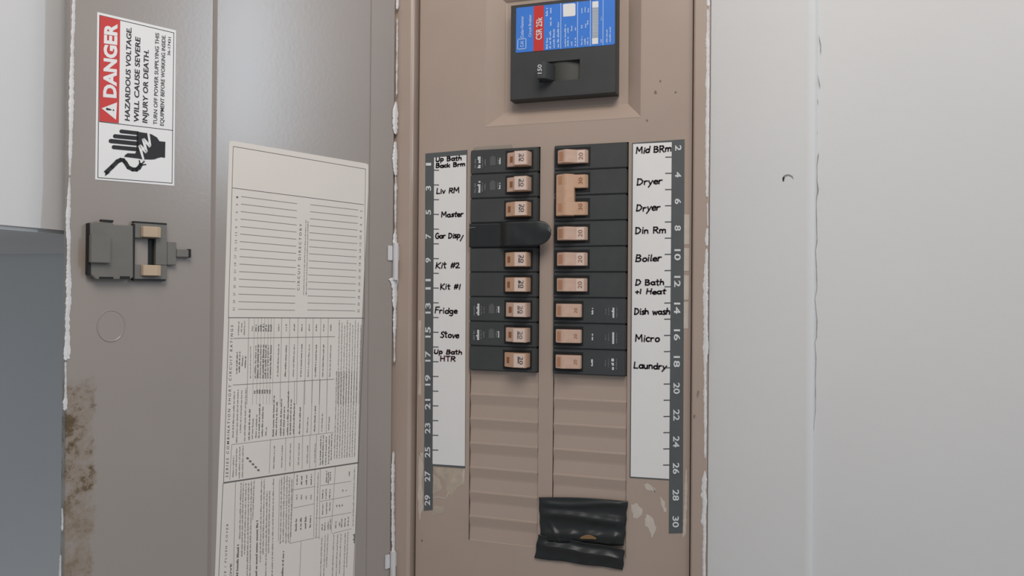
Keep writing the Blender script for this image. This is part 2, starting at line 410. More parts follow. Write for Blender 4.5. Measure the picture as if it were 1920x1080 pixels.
# embossed rims beside the breaker columns: louvred filler plates
def filler_mesh(name, x0, x1):
    pr = [(0, -.0002), (.0008, -.0004), (.0016, -.0002), (.0095, .0012), (.0115, .0014), (.0245, .0006), (ROW - .0001, .0002), (ROW - .0001, .0045), (0, .0045)]
    b = MB(); wd = x1 - x0
    b.prism([(-wd/2, y, -z) for z, y in pr], (wd, 0, 0))
    bmesh.ops.recalc_face_normals(b.bm, faces=b.bm.faces[:])
    me = bpy.data.meshes.new(name); b.bm.to_mesh(me); b.bm.free(); me.materials.append(M_COVER); return me
for (x0, x1) in (CL, CR):
    me = filler_mesh('filler_plate', x0, x1)
    for k in range(9, 16):
        o = bpy.data.objects.new('filler_plate', me); col.objects.link(o); o.parent = panel
        o.location = (lx((x0 + x1)/2), 0.0006, lz(Z0 - k*ROW))
# dried glue and dirt left on the dead front around the number strips
rg = random.Random(11)
mb = MB()
for p in ([(812, 876), (868, 879), (872, 905), (858, 915), (846, 930), (838, 924), (834, 900), (822, 892)], [(812, 890), (824, 896), (830, 915), (822, 922), (812, 926)],
          [(812, 948), (834, 950), (830, 962), (812, 966)]):
    mb = MB(); blob(mb, Q, p, rg, 0.00012, 1.2); mb.build('glue_residue', M_RESID, panel)
mb = MB()
for p in ([(785, 850), (793, 850), (792, 900), (794, 950), (786, 976), (783, 930)], [(786, 600), (790, 600), (789, 740), (785, 740)],
          [(1205, 908), (1216, 906), (1230, 918), (1228, 923), (1214, 918)], [(1238, 932), (1246, 940), (1250, 960), (1243, 958)],
          [(1184, 946), (1194, 943), (1205, 955), (1204, 966), (1195, 972), (1186, 970)], [(1212, 964), (1222, 968), (1230, 990), (1222, 1010), (1217, 990), (1208, 985)]):
    mb = MB(); blob(mb, Q, p, rg, 0.0001, 1.6); mb.build('white_residue', M_RESIDW, panel)
mb = MB(); ragged(mb, Q, [(1287, 880, 4), (1286, 940, 5), (1283, 1000, 6), (1281, 1008, 3)], rg, .3, 0.0001, 0.0001); mb.build('white_residue', M_RESIDW, panel)
mb = MB(); ragged(mb, Q, [(870, 878, 2), (869, 892, 3), (868, 905, 1.5)], rg, .2, 0.0001, 0.0001); mb.build('white_residue', M_RESIDW, panel)
mb = MB(); bb = [(812, 933), (824, 932), (836, 935), (840, 926), (841, 921)]
for a, b in zip(bb[:-1], bb[1:]): bar(mb, Q(a[0], a[1], .0003), Q(b[0], b[1], .0003), 0.0010)
mb.build('white_residue', M_RESIDW, panel)
mb = MB()
for (u, v, s_) in ((1238, 152, 2.2), (1229, 173, 3), (1267, 173, 2), (1213, 226, 2), (1302, 780, 2), (791, 1014, 2), (1309, 735, 2), (1308, 741, 1.5)):
    mb = MB(); blob(mb, Q, [(u - s_, v), (u, v - s_*1.3), (u + s_, v), (u, v + s_*1.3)], rg, .0135 if u > 1300 else 0.0002, .6, 3); mb.build('dirt_speck', M_DIRT, panel)
mb = MB(); blob(mb, Q, [(888, 276), (930, 273), (960, 271), (962, 279), (920, 282), (886, 284)], rg, .0001, .8); mb.build('tape_smear', mat('old_tape_film', (158, 146, 134), .3), panel)
# ragged wall paint along the outer right edge of the flange
mb = MB()
def QF(u, v, off=0.0): return Q(u, v, 0.0122 + off)
for seg in ([(1327, -4, 3), (1328, 12, 5)], [(1327, 17, 3), (1327, 60, 5), (1326, 72, 7), (1326.5, 90, 5), (1326.5, 200, 6), (1325.5, 300, 6), (1325.5, 370, 4)],
            [(1326, 380, 2), (1327, 425, 2)], [(1326, 427, 4), (1325, 446, 6), (1325.5, 462, 5)], [(1325, 466, 4), (1324, 500, 7), (1323, 540, 9), (1323, 600, 8), (1323.5, 650, 9), (1322, 690, 6), (1322.5, 800, 5), (1322, 860, 3)],
            [(1322, 882, 3), (1321, 900, 9), (1319, 930, 10), (1322, 940, 7), (1320, 965, 10), (1319, 976, 11), (1321, 988, 7), (1321, 1010, 6), (1320, 1040, 5), (1320, 1085, 5)]):
    mb = MB(); ragged(mb, QF, seg, rg, .22, 0.0001, 0.0005); mb.build('paint_edge', M_PAINT, panel)

# ---- door (local frame: x towards the hinge, -y towards the viewer)
def D(u, v, off=0.0):
    x, z = DOOR.px(u, v, off); return (x, -off, z - PZ)
DF = DOOR.px(126, 540)[0]; DZ0, DZ1 = lz(PB + .008), lz(PT - .008)
e1 = DOOR.px(397, 540)[0]; e2 = DOOR.px(690, 540)[0]; RAISE = 0.0015
def door_material(m):
    nt = m.node_tree; N = nt.nodes; Lk = nt.links; b = N['Principled BSDF']
    base = b.inputs['Base Color'].links[0].from_socket
    tc = N.new('ShaderNodeTexCoord'); sp = N.new('ShaderNodeSeparateXYZ'); Lk.new(tc.outputs['Object'], sp.inputs[0])
    def mr(sock, a, b_, c, d):
        n = N.new('ShaderNodeMapRange'); n.interpolation_type = 'SMOOTHSTEP'; n.inputs[1].default_value = a; n.inputs[2].default_value = b_; n.inputs[3].default_value = c; n.inputs[4].default_value = d
        Lk.new(sock, n.inputs[0]); return n.outputs[0]
    def mul(x, y):
        n = N.new('ShaderNodeMath'); n.operation = 'MULTIPLY'; Lk.new(x, n.inputs[0]); Lk.new(y, n.inputs[1]); return n.outputs[0]
    xs1 = D(183, 850)[0]; xs0 = D(172, 850)[0]; zt0 = D(150, 745)[2]; zt1 = D(150, 700)[2]
    wn = N.new('ShaderNodeTexNoise'); wn.inputs['Scale'].default_value = 34; wn.inputs['Detail'].default_value = 6; wn.inputs['Roughness'].default_value = .7; Lk.new(tc.outputs['Object'], wn.inputs['Vector'])
    ad = N.new('ShaderNodeMath'); ad.operation = 'MULTIPLY_ADD'; ad.inputs[1].default_value = 0.030; ad.inputs[2].default_value = -0.014; Lk.new(wn.outputs['Fac'], ad.inputs[0])
    xx = N.new('ShaderNodeMath'); xx.operation = 'ADD'; Lk.new(sp.outputs['X'], xx.inputs[0]); Lk.new(ad.outputs[0], xx.inputs[1])
    area_ = mul(mr(xx.outputs[0], xs0, xs1, 1, 0), mr(sp.outputs['Z'], zt0, zt1, 1, 0))
    n1 = N.new('ShaderNodeTexNoise'); n1.inputs['Scale'].default_value = 75; n1.inputs['Detail'].default_value = 8; n1.inputs['Roughness'].default_value = .72; Lk.new(tc.outputs['Object'], n1.inputs['Vector'])
    soft = mul(area_, mr(n1.outputs['Fac'], .34, .62, .1, .85))
    zl = D(150, 900)[2]; zl2 = D(150, 975)[2]
    hard = mul(mul(area_, mr(n1.outputs['Fac'], .50, .62, 0, .95)), mr(sp.outputs['Z'], zl2, zl, .25, 1))
    # faint brown haze beside the latch
    lx0, lx1 = D(130, 470)[0], D(168, 470)[0]; zc0, zc1 = D(150, 530)[2], D(150, 440)[2]
    lat = mul(mul(mr(sp.outputs['X'], lx0, lx1, 0, .5), mr(sp.outputs['X'], D(200, 470)[0], D(215, 470)[0], 1, 0)), mul(mr(sp.outputs['Z'], zc0, (zc0 + zc1)/2, 0, 1), mr(sp.outputs['Z'], (zc0 + zc1)/2, zc1, 1, 0)))
    cur = base
    for f_, c in ((soft, (139, 121, 101)), (hard, (96, 77, 54)), (lat, (140, 116, 84))):
        mx = N.new('ShaderNodeMix'); mx.data_type = 'RGBA'
        Lk.new(f_, mx.inputs[0]); Lk.new(cur, mx.inputs[6]); mx.inputs[7].default_value = lin(c) + (1,)
        cur = mx.outputs[2]
    Lk.new(cur, b.inputs['Base Color'])
door_material(M_DOOR)
dp = [(DF, 0.009), (DF, 0.0006), (DF + .0005, 0), (e1 - .0016, 0), (e1 - .0008, .0004), (e1 + .0010, -RAISE - .0003), (e1 + .0022, -RAISE), (e2 - .0026, -RAISE), (e2 - .0014, -RAISE - .0005), (e2 + .0016, 0), (-.0035, 0), (-.003, .0006), (-.003, .006), (-.02, 0.009)]
mb = MB(); mb.prism([(x, y, DZ0) for x, y in dp], (0, 0, DZ1 - DZ0))
door = mb.build('door', M_DOOR, panel)
door['label'] = 'grey open panel door with paper stickers and rust stain'
door.location = (DOOR.o.x - PX, DOOR.o.y, 0); door.rotation_euler = (0, 0, DOOR_ANG)
# wall paint dried along both edges of the door
rg = random.Random(5)
mb = MB()
for seg in ([(137, -4, 5), (136, 40, 7), (134, 90, 6), (133, 130, 9), (132, 200, 9), (131, 250, 7), (129.5, 330, 4)], [(129, 332, 3), (127, 390, 7), (125.5, 420, 8), (127.5, 450, 7), (127, 480, 6), (127, 520, 9), (127.5, 560, 10), (125, 590, 9), (125, 640, 9), (124, 672, 12), (122, 676, 4)],
            [(121.5, 678, 4), (121.5, 745, 5), (121, 752, 8), (120.5, 770, 7)], [(115, 952, 2), (115.5, 975, 5), (115, 996, 4)], [(112, 1040, 3), (111, 1085, 5)]):
    mb = MB(); ragged(mb, lambda u, v, o=0.0: D(u + 1.5, v, o), seg, rg, .18, 0.0002, 0.0008); mb.build('paint_edge', M_PAINT, door)
mb = MB()
for seg in ([(746, -4, 4), (745.5, 18, 5)], [(745.5, 34, 3), (745, 100, 3), (744, 178, 3)], [(743.5, 178, 6), (743, 182, 4)], [(743, 190, 5), (741.5, 210, 8), (741.5, 240, 8), (742.5, 252, 4)], [(741.5, 265, 5), (741, 300, 9), (741.5, 320, 7), (742.5, 330, 4)],
            [(742.5, 330, 3), (742.5, 360, 5), (742, 380, 4), (742, 430, 3), (741.5, 440, 6), (741, 456, 9), (740.5, 462, 8)], [(740, 520, 20), (740, 527, 17), (740, 535, 9), (740.5, 560, 9), (741, 580, 5), (740.5, 612, 7), (740, 628, 4), (740, 680, 3)],
            [(738.5, 846, 3), (737.5, 870, 6), (737, 930, 5), (737.5, 985, 6), (738, 1020, 5), (738, 1036, 6)]):
    mb = MB(); ragged(mb, lambda u, v, o=0.0: D(u - 0.5, v, o), seg, rg, .22, 0.0008, 0.0010); mb.build('paint_edge', M_PAINT, door)
def knuckle(v0, v1, e0, e1_):
    mb = MB()
    za = D(739, v0)[2]; zb = D(739, v1)[2]
    mb.tube([(-.0012, -.0022, zb), (-.0012, -.0022, za)], .0030, 14)
    k = mb.build('hinge_knuckle', M_HINGE, door, smooth=False)
    mb = MB()
    for x0, x1 in ((-.0105, -.0042), (.0016, .0046)):
        mb.box(x0, x1, -.0014, -.0002, D(739, e1_)[2], D(739, e0)[2], .0005)
    mb.build('hinge_ear', M_HINGE, door)
knuckle(456, 525, 461, 489); knuckle(1032, 1100, 1036, 1062)
# knock-out disc pressed in the door
cxk, _, czk = D(208, 611); rk = abs(D(235, 611)[0] - D(181, 611)[0])/2; rkz = abs(D(208, 581)[2] - D(208, 642)[2])/2
mb = MB(); n = 40
for r0, y0, r1, y1 in ((1.0, -.00002, .955, -.00055), (.955, -.00055, .90, -.0002), (.90, -.0002, 0.0001, -.0002)):
    for k in range(n):
        a, b = k*2*math.pi/n, (k + 1)*2*math.pi/n
        mb.face([(cxk + rk*r0*math.cos(a), y0, czk + rkz*r0*math.sin(a)), (cxk + rk*r0*math.cos(b), y0, czk + rkz*r0*math.sin(b)),
                 (cxk + rk*r1*math.cos(b), y1, czk + rkz*r1*math.sin(b)), (cxk + rk*r1*math.cos(a), y1, czk + rkz*r1*math.sin(a))])
mb.build('knockout_disc', M_DOOR, door)
# slide latch on the door
def dbox(mb, u0, u1, v0, v1, y0, y1, bev=0.0005, o=None):
    f = y0 if o is None else o
    um, vm = (u0 + u1)/2, (v0 + v1)/2
    x0 = D(u0, vm, f)[0]; x1 = D(u1, vm, f)[0]; z0 = D(um, v1, f)[2]; z1 = D(um, v0, f)[2]
    mb.box(x0, x1, -y0, -y1, z0, z1, bev)
mb = MB()
cs = [(169, 419), (176, 416), (212, 417), (212, 421), (250, 423), (250, 520), (244, 524), (180, 524), (171, 515)]
mb.prism([D(u, v, .007) for u, v in cs], (0, .007, 0), .0006)
mb.build('latch_case', M_LATCH, door)
mb = MB(); dbox(mb, 170, 208, 440, 493, .0105, .006); mb.build('latch_thumb_pad', M_LATCH, door)
mb = MB(); dbox(mb, 165, 171, 418, 515, .0058, .0, .0003); dbox(mb, 186, 213, 519, 523, .0073, .004, .0002); dbox(mb, 225, 244, 518, 523, .0073, .004, .0002); dbox(mb, 189, 213, 412, 416, .0073, .004, .0002); mb.build('latch_slot', M_SLOT, door)
mb = MB()
for (u0, u1, v0, v1) in ((251, 313, 418, 447), (251, 313, 497, 525), (292, 313, 447, 497)):
    dbox(mb, u0, u1, v0, v1, .0045, .0, .0003)
mb.build('latch_slide', M_LATCH, door)
mb = MB(); dbox(mb, 278, 292, 447, 497, .0006, .0, .0001); dbox(mb, 251, 313, 416.5, 419.5, .0048, 0, .0001); dbox(mb, 251, 311, 523, 526.5, .0048, 0, .0001); dbox(mb, 249.5, 253, 420, 524, .0050, 0, .0001); mb.build('latch_shadow_gap', M_SLOT, door)
for v0, v1 in ((425, 445), (497, 517)):
    mb = MB(); P = [D(264, v0, .0046), D(299, v0, .0046)]
    xa, xb = P[0][0], P[1][0]; z0, z1 = D(280, v1, .006)[2], D(280, v0, .006)[2]
    mb.prism([(xa, -.004, z0), (xa + .001, -.0075, z0), (xb - .004, -.0095, z0), (xb, -.008, z0), (xb, -.004, z0)], (0, 0, z1 - z0), .0004)
    mb.build('latch_lug', M_LATCHLIT, door)
mb = MB(); dbox(mb, 313, 331, 454, 497, .0042, .001, .0005); mb.build('latch_neck', M_LATCH, door)
mb = MB(); dbox(mb, 331, 357, 468, 482, .0048, .0015, .0004); mb.build('latch_pin', M_LATCH, door)
mb = MB(); dbox(mb, 354, 358.5, 467, 483, .0052, .0012, .0002); mb.build('latch_pin_tip', M_SLOT, door)

# ------------------------------------------------------------------ main breaker
ml = At(COVER, 1056, 100, 0.003)
main = ml.empty('main_breaker')
tag(main, 'large black main breaker with blue and red label in dished recess', 'circuit breaker')
hw = (m_r - m_l)/2; cxm = (m_l + m_r)/2
main.location = (cxm, -0.003, m_b)
def Mx(u, v, off=0.0):
    x, z = COVER.px(u, v, .003 + off); return (x - cxm, -off, z - m_b)
H = m_t - m_b
mb = MB()
# body with a real slot for the switch
sx0, sx1 = Mx(1037, 130)[0], Mx(1087, 130)[0]; sz0, sz1 = Mx(1062, 150)[2], Mx(1062, 113)[2]
sx0 = Mx(1012, 130)[0]
hz = [0, sz0, sz1, H]; hxs = [-hw, sx0, sx1, hw]
for i in range(3):
    for j in range(3):
        if (i, j) == (1, 1): continue
        mb.face([(hxs[i], 0, hz[j]), (hxs[i + 1], 0, hz[j]), (hxs[i + 1], 0, hz[j + 1]), (hxs[i], 0, hz[j + 1])])
bmesh.ops.remove_doubles(mb.bm, verts=mb.bm.verts[:], dist=1e-6)
outer = [e for e in mb.bm.edges if e.is_boundary and not (sx0 - 1e-6 < (e.verts[0].co.x + e.verts[1].co.x)/2 < sx1 + 1e-6 and sz0 - 1e-6 < (e.verts[0].co.z + e.verts[1].co.z)/2 < sz1 + 1e-6)]
r = bmesh.ops.extrude_edge_only(mb.bm, edges=outer)
for v in [q for q in r['geom'] if isinstance(q, bmesh.types.BMVert)]:
    v.co.y += .0008; v.co.x += .0008*(1 if v.co.x > 0 else -1)*(abs(abs(v.co.x) - hw) < 1e-6); v.co.z += (.0008 if abs(v.co.z - H) < 1e-6 else (-.0008 if abs(v.co.z) < 1e-6 else 0))
oe = [e for e in r['geom'] if isinstance(e, bmesh.types.BMEdge) and e.is_boundary and min(v.co.y for v in e.verts) > .0007]
r = bmesh.ops.extrude_edge_only(mb.bm, edges=oe)
for v in [q for q in r['geom'] if isinstance(q, bmesh.types.BMVert)]: v.co.y = .015
inner = [e for e in mb.bm.edges if e.is_boundary and max(v.co.y for v in e.verts) < 1e-6]
r = bmesh.ops.extrude_edge_only(mb.bm, edges=inner)
for v in [q for q in r['geom'] if isinstance(q, bmesh.types.BMVert)]: v.co.y = .006
mb.build('body', M_MAIN, main)
sf = MB(); sf.grid(lambda a, b: (sx0 + (sx1 - sx0)*a, .006 - .0045*math.sin(math.pi*min(1, max(0, a))), sz0 + (sz1 - sz0)*b), 14, 1)
sf.build('switch_slot_floor', mat('slot_olive_grey', (62, 62, 56), .5), main, smooth=True)
mb = MB()
tx0, tx1 = Mx(1006, 130, .014)[0], Mx(1020, 130, .014)[0]; tz0, tz1 = Mx(1013, 147, .014)[2], Mx(1013, 115, .014)[2]
bx1 = Mx(1040, 130)[0]
mb.prism([(tx0 + .001, -.002, tz0), (tx0, -.013, tz0), (tx0 + .001, -.014, tz0), (tx1 - .001, -.0138, tz0), (tx1 + .001, -.0125, tz0), (bx1, .001, tz0), (bx1 - .001, .005, tz0), (tx0 + .001, .005, tz0)], (0, 0, tz1 - tz0), .0006, 2)
sw = mb.build('switch_handle', M_MAIN, main)
mb = MB(); put_text(mb, '150', Mx(1015.5, 138, .0144), Mx(1015.5, 121, .0144), Mx(1008, 138, .0144), .012); mb.build('switch_rating', M_PRINTW, main)
LO = .0003
mb = MB(); pl = [(968, 99), (966.6, 96), (967.6, 20), (969, 16), (971, 14.8)]
def ML(u, v, o=0.0): return Mx(u, v, LO + o)
lab = [ML(u, v) for u, v in ((967, 99), (1150, 83.5), (1153, 81), (1153, -1), (1152, -3.5), (970, 14.6), (968, 16.5))]
mb.prism(lab, (0, .00025, 0)); label = mb.build('rating_label', M_BLUE, main)
mb = MB(); mb.face([ML(u, v, .0001) for u, v in ((1000, 96.3), (1019.6, 94.6), (1020, 10), (1000.5, 11.8))]); mb.build('label_red_band', M_RED, main)
mb = MB()
put_text(mb, 'CSR 25k', ML(1015.5, 74, .0002), ML(1016.5, 32, .0002), ML(1004.5, 75, .0002), .015)
mb.build('label_lettering', M_PRINTW, main)
mb = MB()
put_text(mb, 'Cutler-Hammer', ML(981.5, 71, .0002), ML(981.7, 30, .0002), ML(976, 71.4, .0002), .016)
put_text(mb, 'Circuit Breaker', ML(996, 69, .0002), ML(996.2, 27, .0002), ML(991, 69.4, .0002), .016)
sq = [ML(u, v, .0002) for u, v in ((970.5, 92.5), (986, 91), (986.3, 72.2), (971, 73.7))]
poly_line(mb, sq + sq[:1], .0007)
put_text(mb, 'C-H', ML(981.5, 88, .0002), ML(981.6, 77.5, .0002), ML(975.5, 88.4, .0002), .02)
for (u, v0, v1) in ((1051.4, 91, 6), (1082.7, 88, 3), (1106.8, 86, 0), (1130.4, 84, -1)):
    bar(mb, ML(u, v0, .0002), ML(u + .3, v1, .0002), .0006)
rg = random.Random(21)
for (u, v0, v1, h) in ((1025, 92, 68, 3.6), (1031, 91, 56, 3.6), (1038, 90, 50, 3.6), (1046, 89, 40, 3.6), (1025, 30, 12, 4), (1032, 48, 32, 4), (1032, 25, 12, 4), (1059, 88, 44, 3), (1064, 87, 68, 3), (1064, 62, 50, 3),
                       (1071, 86, 76, 3), (1071, 58, 46, 3), (1078, 86, 68, 3), (1078, 57, 50, 3), (1090, 84, 66, 3), (1096, 84, 70, 3), (1101, 84, 68, 3), (1090, 53, 45, 3), (1097, 52, 42, 3), (1101, 46, 36, 3),
                       (1090, 25, 13, 3), (1096, 23, 10, 3), (1102, 23, 14, 3), (1126, 80, 72, 2), (1126, 38, 30, 2), (1137, 80, 53, 2.6), (1143, 79, 49, 2.6)):
    a = ML(u + 2, v0, .0002); b = ML(u + 2.1, v1, .0002); tiny_text(mb, a, b, h*.00052, rg, .7, .75)
mb.build('label_fine_print', M_PALEBLUE, main)
mb = MB()
mb.prism([ML(u, v, .0002) for u, v in ((1056, 31.5), (1077, 29.8), (1079, 27.8), (1079, 8), (1077, 6), (1057, 7.5), (1055.5, 9.5))], (0, .0001, 0))
mb.build('label_white_block', M_WHITE, main)
mb = MB(); mb.face([ML(u, v, .0002) for u, v in ((1110, 83), (1121.5, 82), (1121.5, 71), (1110, 72))]); mb.build('label_white_block', M_WHITE, main)
mb = MB(); mb.face([ML(u, v, .0002) for u, v in ((1110.5, 14.5), (1122, 13.5), (1122, 2), (1110.5, 3))])
mb.build('label_white_block', M_WHITE, main)
mb = MB(); mb.face([ML(u, v, .00015) for u, v in ((1110.3, 72), (1121.7, 71), (1122, 13.5), (1110.5, 14.5))])
mb.build('label_barcode', M_BARGREY, main)
mb = MB()
for v in range(16, 71, 3): bar(mb, ML(1110.6, v, .0002), ML(1121.6, v - .9, .0002), .0003)
mb.build('label_barcode_line', M_PRINTG, main)

# ------------------------------------------------------------------ branch breakers
def body_part(name, parent, z=0.0):
    mb = MB(); mb.box(-.0368, .0368, -.005, .03, z - .01245, z + .01245, .0009, 2)
    return mb.build(name, M_BLACK, parent)
def hprism(mb, prof, z0, z1, bev=.0006): mb.prism([(x/1000 - .037, y/1000 - .005, z0) for x, y in prof], (0, 0, z1 - z0), bev, 2)
def rot_text(mb, s, x, y0, y1, zc, wz, cap, cw=True, bold=.01):
    # lettering lying on a handle facet: turned a quarter, x = left edge of the caps
    x, cap, wz = x/1000 - .037, cap/1000, wz/1000
    if cw: A = (x, y0, zc + wz/2); B = (x, y0, zc - wz/2); T = (x + cap, y1, zc + wz/2)
    else: A = (x + cap, y1, zc - wz/2); B = (x + cap, y1, zc + wz/2); T = (x, y0, zc - wz/2)
    put_text(mb, s, A, B, T, bold)
def left_breaker(root, style, rg, taped=False):
    body_part('body', root)
    tx = (41, 52.6, 65.8) if style == 'print' else (40, 53.2, 65.8)
    mb = MB(); mb.box((tx[0] - 2.2)/1000 - .037, (tx[2] + 3)/1000 - .037, -.0052, -.004, -.0098, .0098, 0); mb.build('handle_slot', M_SLOT, root)
    TIP = -12.0 if not taped else -10.5
    mb = MB()
    if style == 'print':
        hprism(mb, [(tx[0], 1), (tx[0], -1.6), (tx[0] + 1.2, -2.6), (tx[1] - 3, -6), (tx[1], -6.6), (tx[1] + .2, 1)], -.0072, .0072, .0004)
        hprism(mb, [(tx[1] - 1.6, 1), (tx[1] - 1, TIP + 1), (tx[1], TIP + .2), (tx[2] - .6, TIP), (tx[2], TIP + .6), (tx[2] + 1.2, 1)], -.0072, .0072, .0004)
    else:
        hprism(mb, [(tx[0], 1), (tx[0], -2), (tx[0] + 1.5, -4.5), (tx[1] - 1, TIP + .8), (tx[1], TIP + .2), (tx[2] - .6, TIP), (tx[2], TIP + .6), (tx[2] + 1.2, 1)], -.0072, .0072)
    hd = mb.build('handle', M_HANDLE if style == 'print' else M_HANDLE2, root)
    if taped: return
    mb = MB(); mb.face([(x/1000 - .037, y/1000 - .005 - .0002, z) for x, y, z in ((tx[1] + .4, TIP + .15, -.0067), (tx[2] - .8, TIP, -.0067), (tx[2] - .8, TIP, .0067), (tx[1] + .4, TIP + .15, .0067))])
    mb.build('rating_face', M_HPALE, hd)
    mb = MB()
    rot_text(mb, '20' , tx[1] + 6.2, -.0174, -.0174, .0003, 7.6, 4.0, True, .0)
    a = Vector(((tx[1] + 4.6)/1000 - .037, -.0174, .0042)); tiny_text(mb, a, a + Vector((0, 0, -.008)), .0016, rg)
    mb.build('rating_number', M_INK if style != 'print' else M_GREYINK, hd)
    mb = MB(); xm = (tx[0]*.55 + tx[1]*.45)/1000 - .037
    sl = (TIP + .8 + 4.5)/(tx[1] - tx[0] - 2.5) if style != 'print' else -3.4/(tx[1] - tx[0] - 4.2)
    y_at = lambda x: ((-4.5 + sl*(x - tx[0] - 1.5)) if style != 'print' else (-2.6 + sl*(x - tx[0] - 1.2)))/1000 - .0053
    xa, xb = tx[0] + 4.0, tx[0] + 7.5
    mb.face([(x/1000 - .037, y_at(x), z) for x, z in ((xa, -.003), (xb, -.003), (xb, .003), (xa, .003))])
    mb.build('handle_mark', mat_mark, hd)
    if style == 'print':
        mb = MB()
        for x, z0, z1, h in ((6.5, -.0065, .0045, .0020), (14.2, -.0055, .004, .0014), (17.2, -.004, .0032, .0015), (31, -.0035, .0035, .0014)):
            tiny_text(mb, (x/1000 - .037, -.0052, z0), (x/1000 - .037, -.0052, z1), h, rg)
        mb.build('fine_print', M_PRINTG, root)
        mb = MB()
        tiny_text(mb, (.0115 - .037, -.0052, -.0065), (.0115 - .037, -.0052, .0060), .0032, rg, .55, .85)
        mb.build('printed_logo', M_PRINTW, root); mb = MB()
        tiny_text(mb, (.0335 - .037, -.0052, -.0035), (.0335 - .037, -.0052, .0035), .0018, rg)
        mb.build('printed_logo', M_PRINTW, root)
        mb = MB(); mb.face([(x/1000 - .037, -.00515, z) for x, z in ((22, -.0042), (28, -.0042), (28, .004), (25, .006), (22, .004))]); mb.build('printed_seal', mat_seal, root)
mat_mark = mat('rust_orange_mark', (150, 96, 62), .6); mat_seal = mat('dark_grey_print', (92, 93, 94), .5)
def right_breaker(root, style, rg):
    body_part('body', root)
    if style == 'print':
        pr = [(3.2, 1), (4.8, -5), (11.5, -8.6), (13, -8.6), (29, -4.5), (30, -3.6), (30.4, 1)]; ex = 31
    else:
        pr = [(3.8, 1), (5.5, -5), (13.8, -10.4), (15.8, -10.4), (24.6, -4.2), (33, -3.6), (36.2, 1)]; ex = 37
    mb = MB(); mb.box(.0012 - .037, ex/1000 - .0365, -.0052, -.004, -.0096, .0096, 0); mb.build('handle_slot', M_SLOT, root)
    mb = MB(); hprism(mb, pr, -.0066, .0066, .0005)
    hd = mb.build('handle', M_HANDLE if style != 'micro' else M_HANDLE2, root)
    mb = MB()
    f = (7.0, 12.0, -5.15 - 1.5*.65, -.65) if style != 'print' else (6.4, 10.6, -5.2 - 1.6*.537, -.537)
    mb.face([(x/1000 - .037, (f[2] + f[3]*(x - f[0]))/1000 - .005, z) for x, z in ((f[0], -.0045), (f[1], -.0045), (f[1], .0045), (f[0], .0045))]); mb.build('handle_mark', mat_onmark, hd)
    mb = MB()
    if style == 'print': rot_text(mb, '20', 23.5, -.0110, -.0102, 0, 5.0, 3.0, False, .01)
    else: rot_text(mb, '20', 26.6, -.0094, -.0091, 0, 7.0, 4.2, False, .0)
    mb.build('rating_number', mat_mark, hd)
    if style != 'print':
        mb = MB(); mb.face([(x/1000 - .037, y/1000 - .0051, z) for x, y, z in ((25, -4.17, -.0060), (32.6, -3.63, -.0060), (32.6, -3.63, .0060), (25, -4.17, .0060))]); mb.build('rating_face', M_HPALE, hd)
    if style == 'print':
        mb = MB()
        for x, z0, z1, h in ((54.5, -.003, .003, .0011), (57.4, -.004, .004, .0010), (65.5, -.006, .005, .0012)):
            tiny_text(mb, (x/1000 - .037, -.0052, z0), (x/1000 - .037, -.0052, z1), h, rg)
        mb.build('fine_print', M_PRINTG, root)
        mb = MB()
        tiny_text(mb, (.0625 - .037, -.0052, -.0065), (.0625 - .037, -.0052, .0060), .0026, rg, .55, .85)
        mb.build('printed_logo', M_PRINTW, root); mb = MB()
        tiny_text(mb, (.0415 - .037, -.0052, -.0035), (.0415 - .037, -.0052, .0035), .0018, rg)
        mb.build('printed_logo', M_PRINTW, root)
mat_onmark = mat('tan_orange_mark', (196, 140, 108), .6)
rg = random.Random(33)
def breaker_root(colx, row, label, rows=1):
    o = bpy.data.objects.new('circuit_breaker' if rows == 1 else 'double_circuit_breaker', None); col.objects.link(o); o.empty_display_size = .02
    o.location = ((colx[0] + colx[1])/2, 0, Z0 - (row + .5)*ROW)
    return tag(o, label, 'circuit breaker', 'black breakers in the panel')
LEFT = [('Up Bath Back Brm', 'print'), ('Liv RM', 'print'), ('Master', 'plain'), ('Gar Disp', 'tape'), ('Kit #2', 'plain'), ('Kit #1', 'plain'), ('Fridge', 'print'), ('Stove', 'print'), ('Up Bath HTR', 'plain')]
for k, (nm, st) in enumerate(LEFT):
    if st == 'tape': lb = "black breaker hidden under shiny tape beside the handwritten '%s'" % nm
    elif st == 'print': lb = "black breaker with white print and tan switch beside the handwritten '%s'" % nm
    else: lb = "plain black breaker with tan switch beside the handwritten '%s'" % nm
    o = breaker_root(CL, k, lb); left_breaker(o, st, rg, st == 'tape')
RIGHT = [(0, 'Mid BRm', 'plain'), (3, 'Din Rm', 'plain'), (4, 'Boiler', 'plain'), (5, 'D Bath', 'plain'), (6, 'Dish wash', 'print'), (7, 'Micro', 'print'), (8, 'Laundry', 'print')]
for k, nm, st in RIGHT:
    lb = ("black breaker with white print and flat tan switch beside the handwritten '%s'" if st == 'print' else "plain black breaker with stepped tan switch beside the handwritten '%s'") % nm
    right_breaker(breaker_root(CR, k, lb), st, rg)
